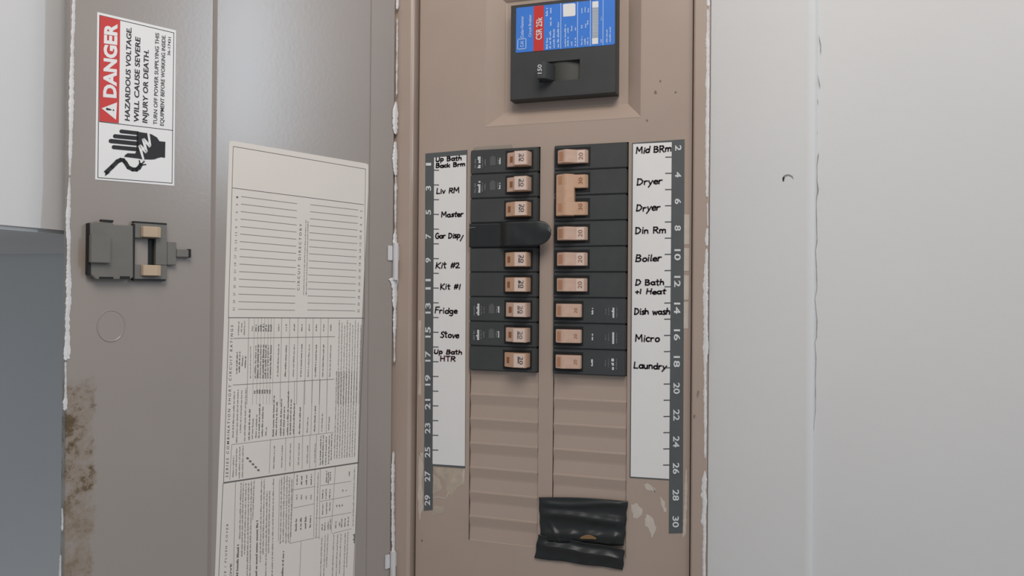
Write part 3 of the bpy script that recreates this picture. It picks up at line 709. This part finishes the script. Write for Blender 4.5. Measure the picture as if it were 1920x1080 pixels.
# the two-pole dryer breaker with its joined C-shaped handle
o = breaker_root(CR, 1, "two-pole black breaker with joined C-shaped tan handle beside both handwritten 'Dryer' lines", 2)
o.location.z = Z0 - 2*ROW
for zz in (ROW/2, -ROW/2):
    body_part('body', o, zz)
    mb = MB(); mb.box(.0006 - .037, .0374 - .037, -.0052, -.004, zz - .0098, zz + .0098, 0); mb.build('handle_slot', M_SLOT, o)
mb = MB()
tie = [(2.6, 1), (4.2, -5.4), (13.8, -10.4), (15.8, -10.4), (22.4, -5.7), (22.4, 1)]
hprism(mb, tie, -.0205, .0205, .0005)
arm = [(21.5, 1), (21.5, -6), (24.6, -4.2), (33, -3.6), (36.2, 1)]
for zz in (ROW/2, -ROW/2): hprism(mb, arm, zz*1.06 - .0066, zz*1.06 + .0066, .0005)
hd = mb.build('handle', M_HANDLE2, o)
for zz in (.0145, -.0125):
    mb = MB(); mb.face([(x/1000 - .037, -.01055 - .00052*(x - 4.2) , z + zz) for x, z in ((6.6, -.004), (11, -.004), (11, .004), (6.6, .004))]); mb.build('handle_mark', mat_onmark, hd)
    mb = MB(); rot_text(mb, '30', 26.6, -.0094, -.0091, zz*.95, 6.5, 4.0, False, .0); mb.build('rating_number', mat_mark, hd)

# ------------------------------------------------------------------ tape
rg = random.Random(44)
ta = At(COVER, 945, 455, 0.0056)
tape = ta.empty('electrical_tape'); tape.location = ((CL[0] + CL[1])/2, 0, Z0 - 3.5*ROW)
tag(tape, 'strip of black electrical tape over a breaker, its rounded end sticking out', 'tape', 'black electrical tape pieces')
def sm(a, b, x):
    t = min(1, max(0, (x - a)/(b - a))); return t*t*(3 - 2*t)
def tape_pt(a, b):
    x = -.0371 + .0915*a; bz = b*2 - 1
    y = .0058 + .0118*sm(-.006, .0115, x) + .00012*math.sin(x*500) + .0003*math.sin(bz*3 + x*160)*sm(-.01, .02, x) + .0003*(1 - bz*bz)*sm(.002, .02, x)
    y -= .0016*sm(.030, .054, x)*(0.6 + .4*abs(bz - .1))
    half = .01225
    e = max(0, (x - .040)/.0143)
    z = bz*half*(math.sqrt(max(0, 1 - e*e*.96))) + .0012*sm(.03, .054, x)
    return (x, -y, z)
mb = MB(); mb.grid(tape_pt, 70, 14); mb.build('tape_strip', M_TAPE, tape, smooth=True, thick=.0003)
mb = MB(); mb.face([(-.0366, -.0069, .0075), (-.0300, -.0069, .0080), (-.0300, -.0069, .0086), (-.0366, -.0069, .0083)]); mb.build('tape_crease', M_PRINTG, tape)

tb = At(COVER, 1090, 1000, 0.001)
tape2 = tb.empty('electrical_tape')
tag(tape2, 'wrinkled black electrical tape patch covering an opening at the foot of the breaker column', 'tape', 'black electrical tape pieces')
def patch(cn, hf, nu=60, nv=30):
    (tl, tr, br, bl) = cn
    def fn(a, b):
        u = (tl[0]*(1 - a) + tr[0]*a)*(1 - b) + (bl[0]*(1 - a) + br[0]*a)*b
        v = (tl[1]*(1 - a) + tr[1]*a)*(1 - b) + (bl[1]*(1 - a) + br[1]*a)*b
        h, du, dv = hf(a, b)
        return tb(u + du, v + dv, h)
    mb = MB(); mb.grid(fn, nu, nv); return mb
def h_up(a, b):
    e = min(1, min(a, 1 - a)*7); e2 = min(1, min(a, 1 - a, b*1.2 + .02)*9)
    h = .0012 + e2*(.0022*math.exp(-((b - .13 - .05*math.sin(a*5))/.055)**2) + .0034*math.exp(-((b - .42 + .04*math.sin(a*4 + 1) - .05*a)/.085)**2)
        + .0010*math.exp(-((b - .28 - .12*a)/.05)**2)*sm(.5, .8, a) + .0030*math.exp(-((b - .84)/.10)**2)*(1 + .3*math.sin(a*23)))
    h += .0004*math.sin(a*37 + b*9)*e*b + .0014*math.exp(-(((a - .12) - .25*(b - .6))/.03)**2)*sm(.4, .7, b)
    return h, .8*math.sin(b*19)*(1 if a > .95 else .6 if a < .05 else 0), -3.0*math.sin(math.pi*a)*(1 - b) + 2.0*math.sin(a*9)*(b > .99)
def h_lo(a, b):
    e = min(1, min(a, 1 - a, b + .3)*8)
    h = .0034 - .0022*b + e*(.0026*math.exp(-((b - .42 - .1*a)/.12)**2) - .0016*math.exp(-((b - .15)/.12)**2)) + .0003*math.sin(a*31 + b*6)
    return h, 0.8*math.sin(b*11)*(a in (0, 1)), .8*math.sin(a*14)
patch(((1010, 932.5), (1177, 940), (1170, 1022), (1014, 1014)), h_up).build('tape_piece', M_TAPE, tape2, smooth=True, thick=.0003)
patch(((1009, 1002), (1171, 1030), (1168, 1068), (1002.5, 1046)), h_lo, 60, 20).build('tape_piece', M_TAPE, tape2, smooth=True, thick=.0003)
mb = MB(); mb.grid(lambda a, b: tb(1088 + 30*a, 1011 - 8*b*math.sin(math.pi*(.1 + .8*a)) - 1 + 1*a, .0062 + .0004*math.sin(3*a)), 10, 3)
mb.build('copper_scrap', M_COPPER, tape2)

# ------------------------------------------------------------------ numbered circuit strips with hand lettering
def strip_thing(anchor, label):
    a = At(COVER, *anchor, 0.0); o = a.empty('circuit_number_strip'); tag(o, label, 'label', 'numbered circuit strips'); return a, o
hrg = random.Random(9)
a, o = strip_thing((835, 957), 'grey and white numbered strip with odd circuit numbers and handwriting such as Fridge and Stove')
mb = MB(); mb.prism([a(u, v, .0004) for u, v in ((797.5, 288), (876.5, 281), (876, 291), (874, 480), (872, 878), (811.5, 873.5), (811, 956), (795, 957.5))], (0, .0004, 0)); mb.build('backing', M_STRIP, o)
mb = MB(); mb.prism([a(u, v, .0006) for u, v in ((814, 295.5), (874.5, 290.5), (871.5, 874), (811, 870))], (0, .0002, 0)); mb.build('write_on_card', M_WHITE, o)
mb = MB()
for i in range(20):
    v = 319 + i*27.62; u = 813.2 - i*.08; mb = MB(); bar(mb, a(u - 1, v, .0007), a(u + 10, v + .3, .0007), .0011); mb.build('tick_mark', M_STRIP, o)
mb = MB()
for i in range(15):
    s = str(1 + 2*i); v = 308 + i*45; u = 803.5 - i*.15; wd = 4.6 if len(s) == 1 else 10
    if s == '1': wd = 2.6
    mb = MB(); put_text(mb, s, a(u + 4.6, v + wd, .0008), a(u + 4.6, v - wd, .0008), a(u - 5, v + wd, .0008), .022); mb.build('numeral', M_PRINTW, o)
for s, u0, u1, v, c, red in (('Up Bath', 817, 866, 303, 8, 0), ('Back Brm', 817, 873, 314.5, 7.5, 0), ('Liv RM', 818, 862, 363, 9.5, 0), ('Master', 827.5, 869, 407.4, 9.5, 0), ('Gar Disp/', 816, 868, 447, 9.5, 0),
        ('Kit #2', 816, 863, 503, 11, 0), ('Kit #1', 825, 864, 542.5, 10.5, 0), ('Fridge', 815, 858, 587, 10.5, 0), ('Stove', 825, 861, 633, 11, 0), ('Up Bath', 813.5, 867, 663, 8, 1), ('HTR', 825, 855, 676.5, 9.5, 1)):
    mb = MB(); hand(mb, s, a(u0, v, .0008), a(u1, v + (u1 - u0)*(v - 540)/3900, .0008), a(u0, v - c, .0008), .00138, hrg); mb.build('handwriting', M_MARKRED if red else M_MARK, o)

a, o = strip_thing((1230, 1000), 'grey and white numbered strip with even circuit numbers and handwriting such as Boiler and Laundry')
mb = MB(); mb.prism([a(u, v, .0004) for u, v in ((1185, 268), (1283.5, 261), (1280, 999.5), (1254, 1000), (1254.5, 900.5), (1180.5, 895.5))], (0, .0004, 0)); mb.build('backing', M_STRIP, o)
mb = MB(); mb.prism([a(u, v, .0006) for u, v in ((1187, 270), (1259.5, 266.5), (1254.5, 898), (1182.5, 893.5))], (0, .0002, 0)); mb.build('write_on_card', M_WHITE, o)
mb = MB()
for i in range(20):
    v = 294.7 + i*30.39; u = 1259.5 - i*.22; mb = MB(); bar(mb, a(u - 12, v, .0007), a(u + 1, v - .2, .0007), .0011); mb.build('tick_mark', M_STRIP, o)
mb = MB()
for i in range(15):
    s = str(2 + 2*i); v = 277.5 + i*50.07; u = 1271.5 - i*.35; wd = 5.2 if len(s) == 1 else 10.5
    mb = MB(); put_text(mb, s, a(u - 5.2, v - wd, .0008), a(u - 5.2, v + wd, .0008), a(u + 6, v - wd, .0008), .022); mb.build('numeral', M_PRINTW, o)
mb = MB()
for s, u0, u1, v, c in (('Mid BRm', 1192.5, 1260, 288, 11), ('Dryer', 1193.6, 1243, 347, 12), ('Dryer', 1192.5, 1238, 396, 12), ('Din Rm', 1191, 1250, 438, 11.5), ('Boiler', 1191, 1241, 490, 12), ('D Bath', 1191, 1246, 534.5, 10.5),
        ('+1 Heat', 1191, 1249, 551, 9.5), ('Dish wash', 1189, 1257, 589, 11), ('Micro', 1191, 1237, 640, 12), ('Laundry', 1188, 1250, 690, 11)):
    mb = MB(); hand(mb, s, a(u0, v, .0008), a(u1, v + (u1 - u0)*(v - 540)/3900, .0008), a(u0, v - c, .0008), .00138, hrg); mb.build('handwriting', M_MARK, o)
# scraps of white tape that stick out from under the even strip
mb = MB()
for v0, v1, u1 in ((402, 458, 1293), (465, 508, 1292.5), (516, 562, 1292), (566, 616, 1291)):
    mb = MB(); mb.face([a(u, v, .0002) for u, v in ((1280, v0), (u1, v0), (u1 - .6, v1), (1279.5, v1))]); mb.build('tape_scrap', M_RESIDW, o)

# ------------------------------------------------------------------ danger label on the door
a = At(DOOR, 255, 345, 0.0)
o = a.empty('danger_label'); tag(o, 'white danger sticker with red band and shocked hand symbol on the door', 'warning label')
def S(u, v, k=0): return a(u, v, .0003 + .00012*k)
mb = MB(); mb.prism([S(u, v) for u, v in ((182.5, 22.5), (330, 57), (326.5, 348.5), (178.5, 336.5))], (0, .0003, 0)); mb.build('sticker_sheet', M_WHITE, o)
mb = MB()
fr = [S(*p, 1) for p in ((187, 28.5), (326, 61.5), (322.6, 343.5), (183.5, 333))]
poly_line(mb, fr + fr[:1], .0005); bar(mb, S(186, 228, 1), S(324.5, 244.5, 1), .0005)
mb.build('border_line', M_INK, o)
mb = MB(); mb.face([S(*p, 2) for p in ((187.2, 28.7), (225.5, 37.5), (222.8, 231), (186, 227))]); mb.build('red_band', M_RED, o)
mb = MB()
put_text(mb, 'DANGER', S(217, 184, 3), S(219, 45, 3), S(194.2, 182, 3), .045)
mb.face([S(*p, 3) for p in ((190.5, 203), (219.5, 192), (217.5, 224.5))])
mb.build('danger_lettering', M_WHITE, o)
mb = MB()
mb.face([S(*p, 4) for p in ((198.5, 203.5), (200.5, 202), (209, 205), (209, 207), (200, 206.5))]); mb.face([S(*p, 4) for p in ((211.5, 205), (214, 205.3), (214, 208), (211.5, 207.8))])
mb.build('exclamation_mark', M_INK, o)
mb = MB()
put_text(mb, 'HAZARDOUS VOLTAGE.', S(243, 227, 2), S(246.5, 52, 2), S(234, 226, 2), .02, .08)
put_text(mb, 'WILL CAUSE SEVERE', S(260, 229, 2), S(263, 70, 2), S(251, 228, 2), .02, .08)
put_text(mb, 'INJURY OR DEATH.', S(276, 231, 2), S(279, 94, 2), S(267, 230, 2), .02, .08)
put_text(mb, 'TURN OFF POWER SUPPLYING THIS', S(294.5, 234, 2), S(298.5, 62.5, 2), S(287.5, 233, 2), .008)
put_text(mb, 'EQUIPMENT BEFORE WORKING INSIDE.', S(307, 236, 2), S(310.5, 66, 2), S(300, 235, 2), .008)
put_text(mb, '36-17431', S(319, 104, 2), S(320.5, 70, 2), S(314, 103.5, 2), .008)
mb.build('warning_lettering', M_INK, o)
# the pictogram: hand, lightning bolt, frayed cable
def sp(u, v, k=2): return S(170 + u/6.353, 190 + v/6.353, k)
mb = MB()
for (x0, y0, x1, y1, r) in ((365, 357, 570, 380, 22), (290, 415, 570, 440, 24), (240, 472, 570, 505, 25), (275, 545, 570, 572, 24)):
    d = Vector((x1 - x0, y1 - y0)).normalized(); n = Vector((-d.y, d.x)); pts = []
    for k in range(9):
        an = math.pi/2 + math.pi*k/8; q = Vector((x0, y0)) + d*(math.cos(an)*r) + n*(math.sin(an)*r); pts.append(sp(q.x, q.y))
    e = Vector((x1, y1)); pts += [sp(*(e - n*r)), sp(*(e + n*r))]
    mb.face(pts)
mb.face([sp(*p, 2) for p in ((548, 360), (660, 378), (668, 375), (730, 395), (790, 430), (820, 475), (890, 482), (886, 672), (840, 665), (800, 675), (760, 690), (720, 693), (620, 690), (560, 680), (400, 660), (410, 640), (440, 618), (530, 622), (545, 590), (548, 480))])
pts = []
path = [(185, 845), (255, 780), (320, 715), (360, 697), (390, 700), (415, 730), (450, 785), (500, 810), (545, 812), (575, 790), (600, 750)]
poly_line(mb, [sp(*p) for p in path], .0040*.8)
mb.face([sp(*p) for p in ((170, 890), (180, 825), (230, 850))])
for p in ((640, 715), (658, 752), (580, 705)): poly_line(mb, [sp(590, 760), sp(*p)], .0010)
mb.build('shock_pictogram', M_INK, o)
mb = MB()
mb.face([sp(*p, 3) for p in ((672, 370), (700, 372), (722, 530), (700, 548))]); mb.face([sp(*p, 3) for p in ((722, 530), (700, 552), (608, 450), (640, 438))])
mb.face([sp(*p, 3) for p in ((608, 450), (640, 440), (680, 600), (655, 620))]); mb.face([sp(*p, 3) for p in ((680, 600), (655, 622), (566, 530), (596, 512))])
mb.face([sp(*p, 3) for p in ((566, 530), (596, 512), (640, 690), (622, 708))])
mb.build('lightning_bolt', M_WHITE, o)

# ------------------------------------------------------------------ circuit directory sheet on the door
a = At(DOOR, 550, 1070, RAISE)
o = a.empty('circuit_directory'); tag(o, 'long cream circuit directory sheet printed with lines and tables on the door', 'paper sheet')
def S(u, v, k=0): return a(u, v, .0002 + .0001*k)
def c4(u, v, k=1): return S(380 + u/2.7, 240 + v/2.7, k)                 # crop of the upper half
def c5(u, v, k=1): return S(380 + u/2.16, 580 + v/2.16, k)               # crop of the lower half
def c7(u, v, k=1): return S(400 + u/6.353, 590 + v/6.353, k)
def c8(u, v, k=1): return S(400 + u/4.91, 860 + v/4.91, k)
mb = MB()
mb.prism([S(u, v) for u, v in ((429.5, 268), (431, 265), (434, 263.8), (686.5, 306.5), (691, 309), (692.5, 314), (676.5, 640), (666, 1030), (661, 1180), (398, 1220), (403, 1080), (420, 600))][::1], (0, .0002, 0))
bpy.data  # sheet outline follows the photographed edges
sheet = mb.build('paper', M_PAPER, o)
mb = MB()
for A, B, wd in ((c4(155, 93), c4(825, 208), .5), (c4(155, 93), c4(130, 960), .45), (c4(825, 208), c4(822, 400), .45), (c4(822, 400), S(683, 597, 1), .45), (c4(150, 303), c4(815, 388), .55), (c4(130, 960), S(683, 596.5, 1), .7)):
    bar(mb, A, B, wd/1000)
# heavy rules of the lower half
bar(mb, c5(85, 703), c5(632, 621), .0013)
bar(mb, c7(185, 35), c8(95, 225), .0005); bar(mb, S(683, 597, 1), S(672, 868, 1), .0005)
bar(mb, c8(90, 225), c8(50, 1080), .0005); bar(mb, c8(1335, 40), c8(1290, 1080), .0005)
mb.build('rule_line', M_GREYINK, o)
mb = MB()
L0, L1, L2, L3 = (Vector(c4(*p)) for p in ((195, 347), (478, 383), (180, 917), (467, 923)))
Q0, Q1, Q2, Q3 = (Vector(c4(*p)) for p in ((545, 388), (788, 415), (530, 921), (772, 926)))
for i in range(16):
    t = i/15
    bar(mb, L0.lerp(L2, t), L1.lerp(L3, t), .00055); bar(mb, Q0.lerp(Q2, t), Q1.lerp(Q3, t), .00055)
# table columns and rows
def c7l(x0, y0, x1, y1, wd=.0004): bar(mb, c7(x0, y0), c7(x1, y1), wd)
c7l(240, 282, 1450, 262, .0006); c7l(232, 838, 1440, 768, .0006)
for xt, xb in ((425, 400), (815, 795), (912, 892), (1010, 992), (1105, 1088), (1190, 1172), (1280, 1262), (1370, 1352)): c7l(xt, 35, xb, 1070)
for xt in (490, 535, 575, 615, 655, 690, 725): c7l(xt, 35, xt - 22, 1070, .00025)
for q in ((118, 548, 110, 690), (275, 525, 270, 665), (337, 520, 335, 655), (370, 515, 368, 655), (405, 512, 403, 648), (435, 508, 433, 645), (462, 505, 458, 640), (118, 548, 530, 498), (372, 290, 370, 515), (412, 286, 406, 512), (445, 284, 438, 508), (476, 284, 470, 505), (505, 284, 500, 500)):
    bar(mb, c5(q[0], q[1]), c5(q[2], q[3]), .0004)
for q in ((205, 215, 185, 1080), (745, 130, 705, 780), (935, 90, 925, 720), (985, 90, 975, 740), (1125, 70, 1085, 680), (720, 290, 940, 255), (735, 455, 930, 415), (700, 780, 975, 722), (985, 250, 1270, 208), (985, 395, 1270, 340), (965, 550, 1270, 495), (1090, 690, 1270, 645), (808, 760, 795, 1080), (610, 190, 600, 760)):
    bar(mb, c8(q[0], q[1]), c8(q[2], q[3]), .0004)
mb.build('ruled_line', M_FAINT, o)
mb = MB()
put_text(mb, 'CIRCUIT DIRECTORY', c4(490, 822), c4(503, 485), c4(478, 822), .006, 0.0, 1.6); mb.build('heading_lettering', M_HEAD, o)
mb = MB(); put_text(mb, 'SERIES COMBINATION SHORT CIRCUIT RATINGS', c5(103, 680), c5(124, 65), c5(93, 680), .006, 0.0, 1.6); mb.build('heading_lettering', M_HEAD, o)
mb = MB(); put_text(mb, 'SURFACE / FLUSH COVER', c8(108, 1260), c8(138, 600), c8(90, 1260), .006, 0.0, 1.6); mb.build('heading_lettering', M_HEAD, o)
mb = MB(); put_text(mb, 'REMOVE', c8(165, 1220), c8(172, 965), c8(147, 1220), .012)
mb.build('heading_lettering', M_INK, o)
rg = random.Random(77)
mb = MB(); mf = MB()
def tl(cf, x, y0, y1, h, bold=False, dx=0): tiny_text(mb if bold else mf, cf(x, y0), cf(x + dx, y1), h, rg, .6, .8)
for i in range(16):
    t = i/15
    for cf, x, n in ((c4, (175 - 17*t), 1 + 2*i), (c4, (803 - 14*t), 2 + 2*i)):
        v = (347 + 570*t if n % 2 else 418 + 508*t)
        put_text(mb, str(n), cf(x + 5, v + 8), cf(x + 5, v - 8 if n > 9 else v - 1), cf(x - 5, v + 8), .0)
tl(c4, 513, 845, 462, .0010, False, 12); tl(c4, 526, 845, 470, .0010, False, 10)
# crop of the ratings table
for x, ya, yb in ((305, 245, 75), (340, 210, 90), (375, 245, 70), (470, 195, 120)): tl(c7, x, ya, yb, .0013, False, 6)
for x in (515, 545, 575, 605, 635, 665, 695): tl(c7, x, 200, 105, .0018, True, 2); tl(c7, x - 8, 760, 350, .0016, rg.random() < .5, 8); tl(c7, x - 14, 940, 890, .0016, True, 1)
tl(c7, 448, 760, 360, .0010)
for x, d in ((785, 0), (875, 0), (970, 1), (1060, 1), (1148, 1), (1233, 1), (1320, 1), (1405, 1)):
    tl(c7, x, 195, 110, .0014, d, 2); tl(c7, x - 12, 740, 345, .0014, rg.random() < .4, 14)
for x, ya, yb in ((285, 705, 435), (315, 690, 430), (350, 610, 480), (385, 635, 490)): tl(c7, x, ya, yb, .0014, True, 8)
for i in range(9):
    x = 1485 + i*32; tl(c7, x, 1060, 60 + 30*(i % 3), .0011, False, 22)
    xx = 535 + i*10.2; tl(c5, xx, 605 - i, 250, .0012, False, 10)
for x, ya, yb in ((125, 520, 330), (140, 540, 320), (155, 500, 325), (172, 535, 315)): tl(c5, x, ya, yb, .0013, False, 6)
for x, ya, yb in ((190, 530, 400), (203, 525, 440), (218, 520, 420), (230, 520, 380), (243, 515, 390), (258, 512, 470), (288, 515, 345), (300, 512, 370), (318, 512, 360), (330, 512, 390), (346, 510, 330), (357, 508, 360), (370, 505, 380), (394, 505, 390), (425, 500, 430), (455, 495, 385), (484, 495, 420), (512, 490, 430)):
    tl(c5, x, ya, yb, .0015, ya - yb > 100, 4)
for x, ya, yb in ((125, 680, 590), (137, 675, 560), (150, 685, 555), (163, 680, 550), (290, 645, 550), (322, 640, 545), (355, 635, 540), (390, 630, 540), (425, 625, 545), (455, 620, 540), (478, 630, 510), (488, 630, 505), (500, 630, 515), (512, 625, 510), (522, 610, 500)):
    tl(c5, x, ya, yb, .0013, x > 470, 3)
for k in range(5):
    p = Vector(c5(176 + k*11, 605 + k*12)); mb.face([p, p + Vector((.0022, 0, -.0012)), p + Vector((.0028, 0, .0004)), p + Vector((.0006, 0, .0014))])
# crop of the lowest part
for x, ya, yb in ((265, 740, 215), (285, 900, 215), (310, 880, 215), (335, 1080, 215), (360, 1080, 200), (385, 560, 195)): tl(c8, x - 18, ya, yb, .0013, False, 14)
for x, ya, yb in ((240, 1080, 775), (415, 1090, 560), (655, 1080, 840)): tl(c8, x - 12, ya, yb, .0020, True, 10)
for x, ya, yb in ((455, 950, 185), (480, 880, 185), (505, 1080, 290), (530, 870, 290), (565, 1080, 170), (640, 780, 160), (665, 770, 150), (690, 780, 150), (712, 770, 170), (735, 720, 180)): tl(c8, x - 18, ya, yb, .0013, False, 12)
for x in (775, 818, 862, 905): tl(c8, x, 240, 140 + (x - 775)*.0, .0016, True, 3); tl(c8, x - 2, 375, 325, .0016, False, 2); tl(c8, x - 8, 665 - (x - 775)*.25, 545 - (x - 775)*.2, .0018, True, 4)
tl(c8, 950, 720, 120, .0012, False, 20)
for x, ya, yb in ((1045, 220, 110), (1062, 230, 115), (1080, 200, 120), (1010, 370, 280), (1040, 370, 275), (1075, 365, 275), (1010, 515, 410), (1045, 510, 400), (1075, 480, 400), (1005, 660, 600), (1030, 660, 580), (1060, 655, 570), (1080, 650, 555), (1130, 640, 570), (1165, 620, 570), (1185, 630, 550), (1215, 625, 545), (1245, 620, 530), (1140, 445, 420), (1165, 445, 420), (1190, 440, 415), (1195, 305, 280), (1225, 300, 275), (1255, 160, 110)):
    tl(c8, x, ya, yb, .0013, True, 3)
for x, ya, yb in ((1000, 1080, 720), (1030, 1080, 700), (1055, 1000, 690), (1110, 1080, 690), (1145, 1080, 690), (1175, 1060, 690), (1215, 1080, 680), (1240, 1000, 670), (1300, 620, 80)): tl(c8, x - 10, ya, yb, .0012, False, 14)
tl(c8, 1305, 775, 665, .0026, True, 2)
mb.build('fine_print', M_GREYINK, o); mf.build('fine_print', M_FAINT, o)
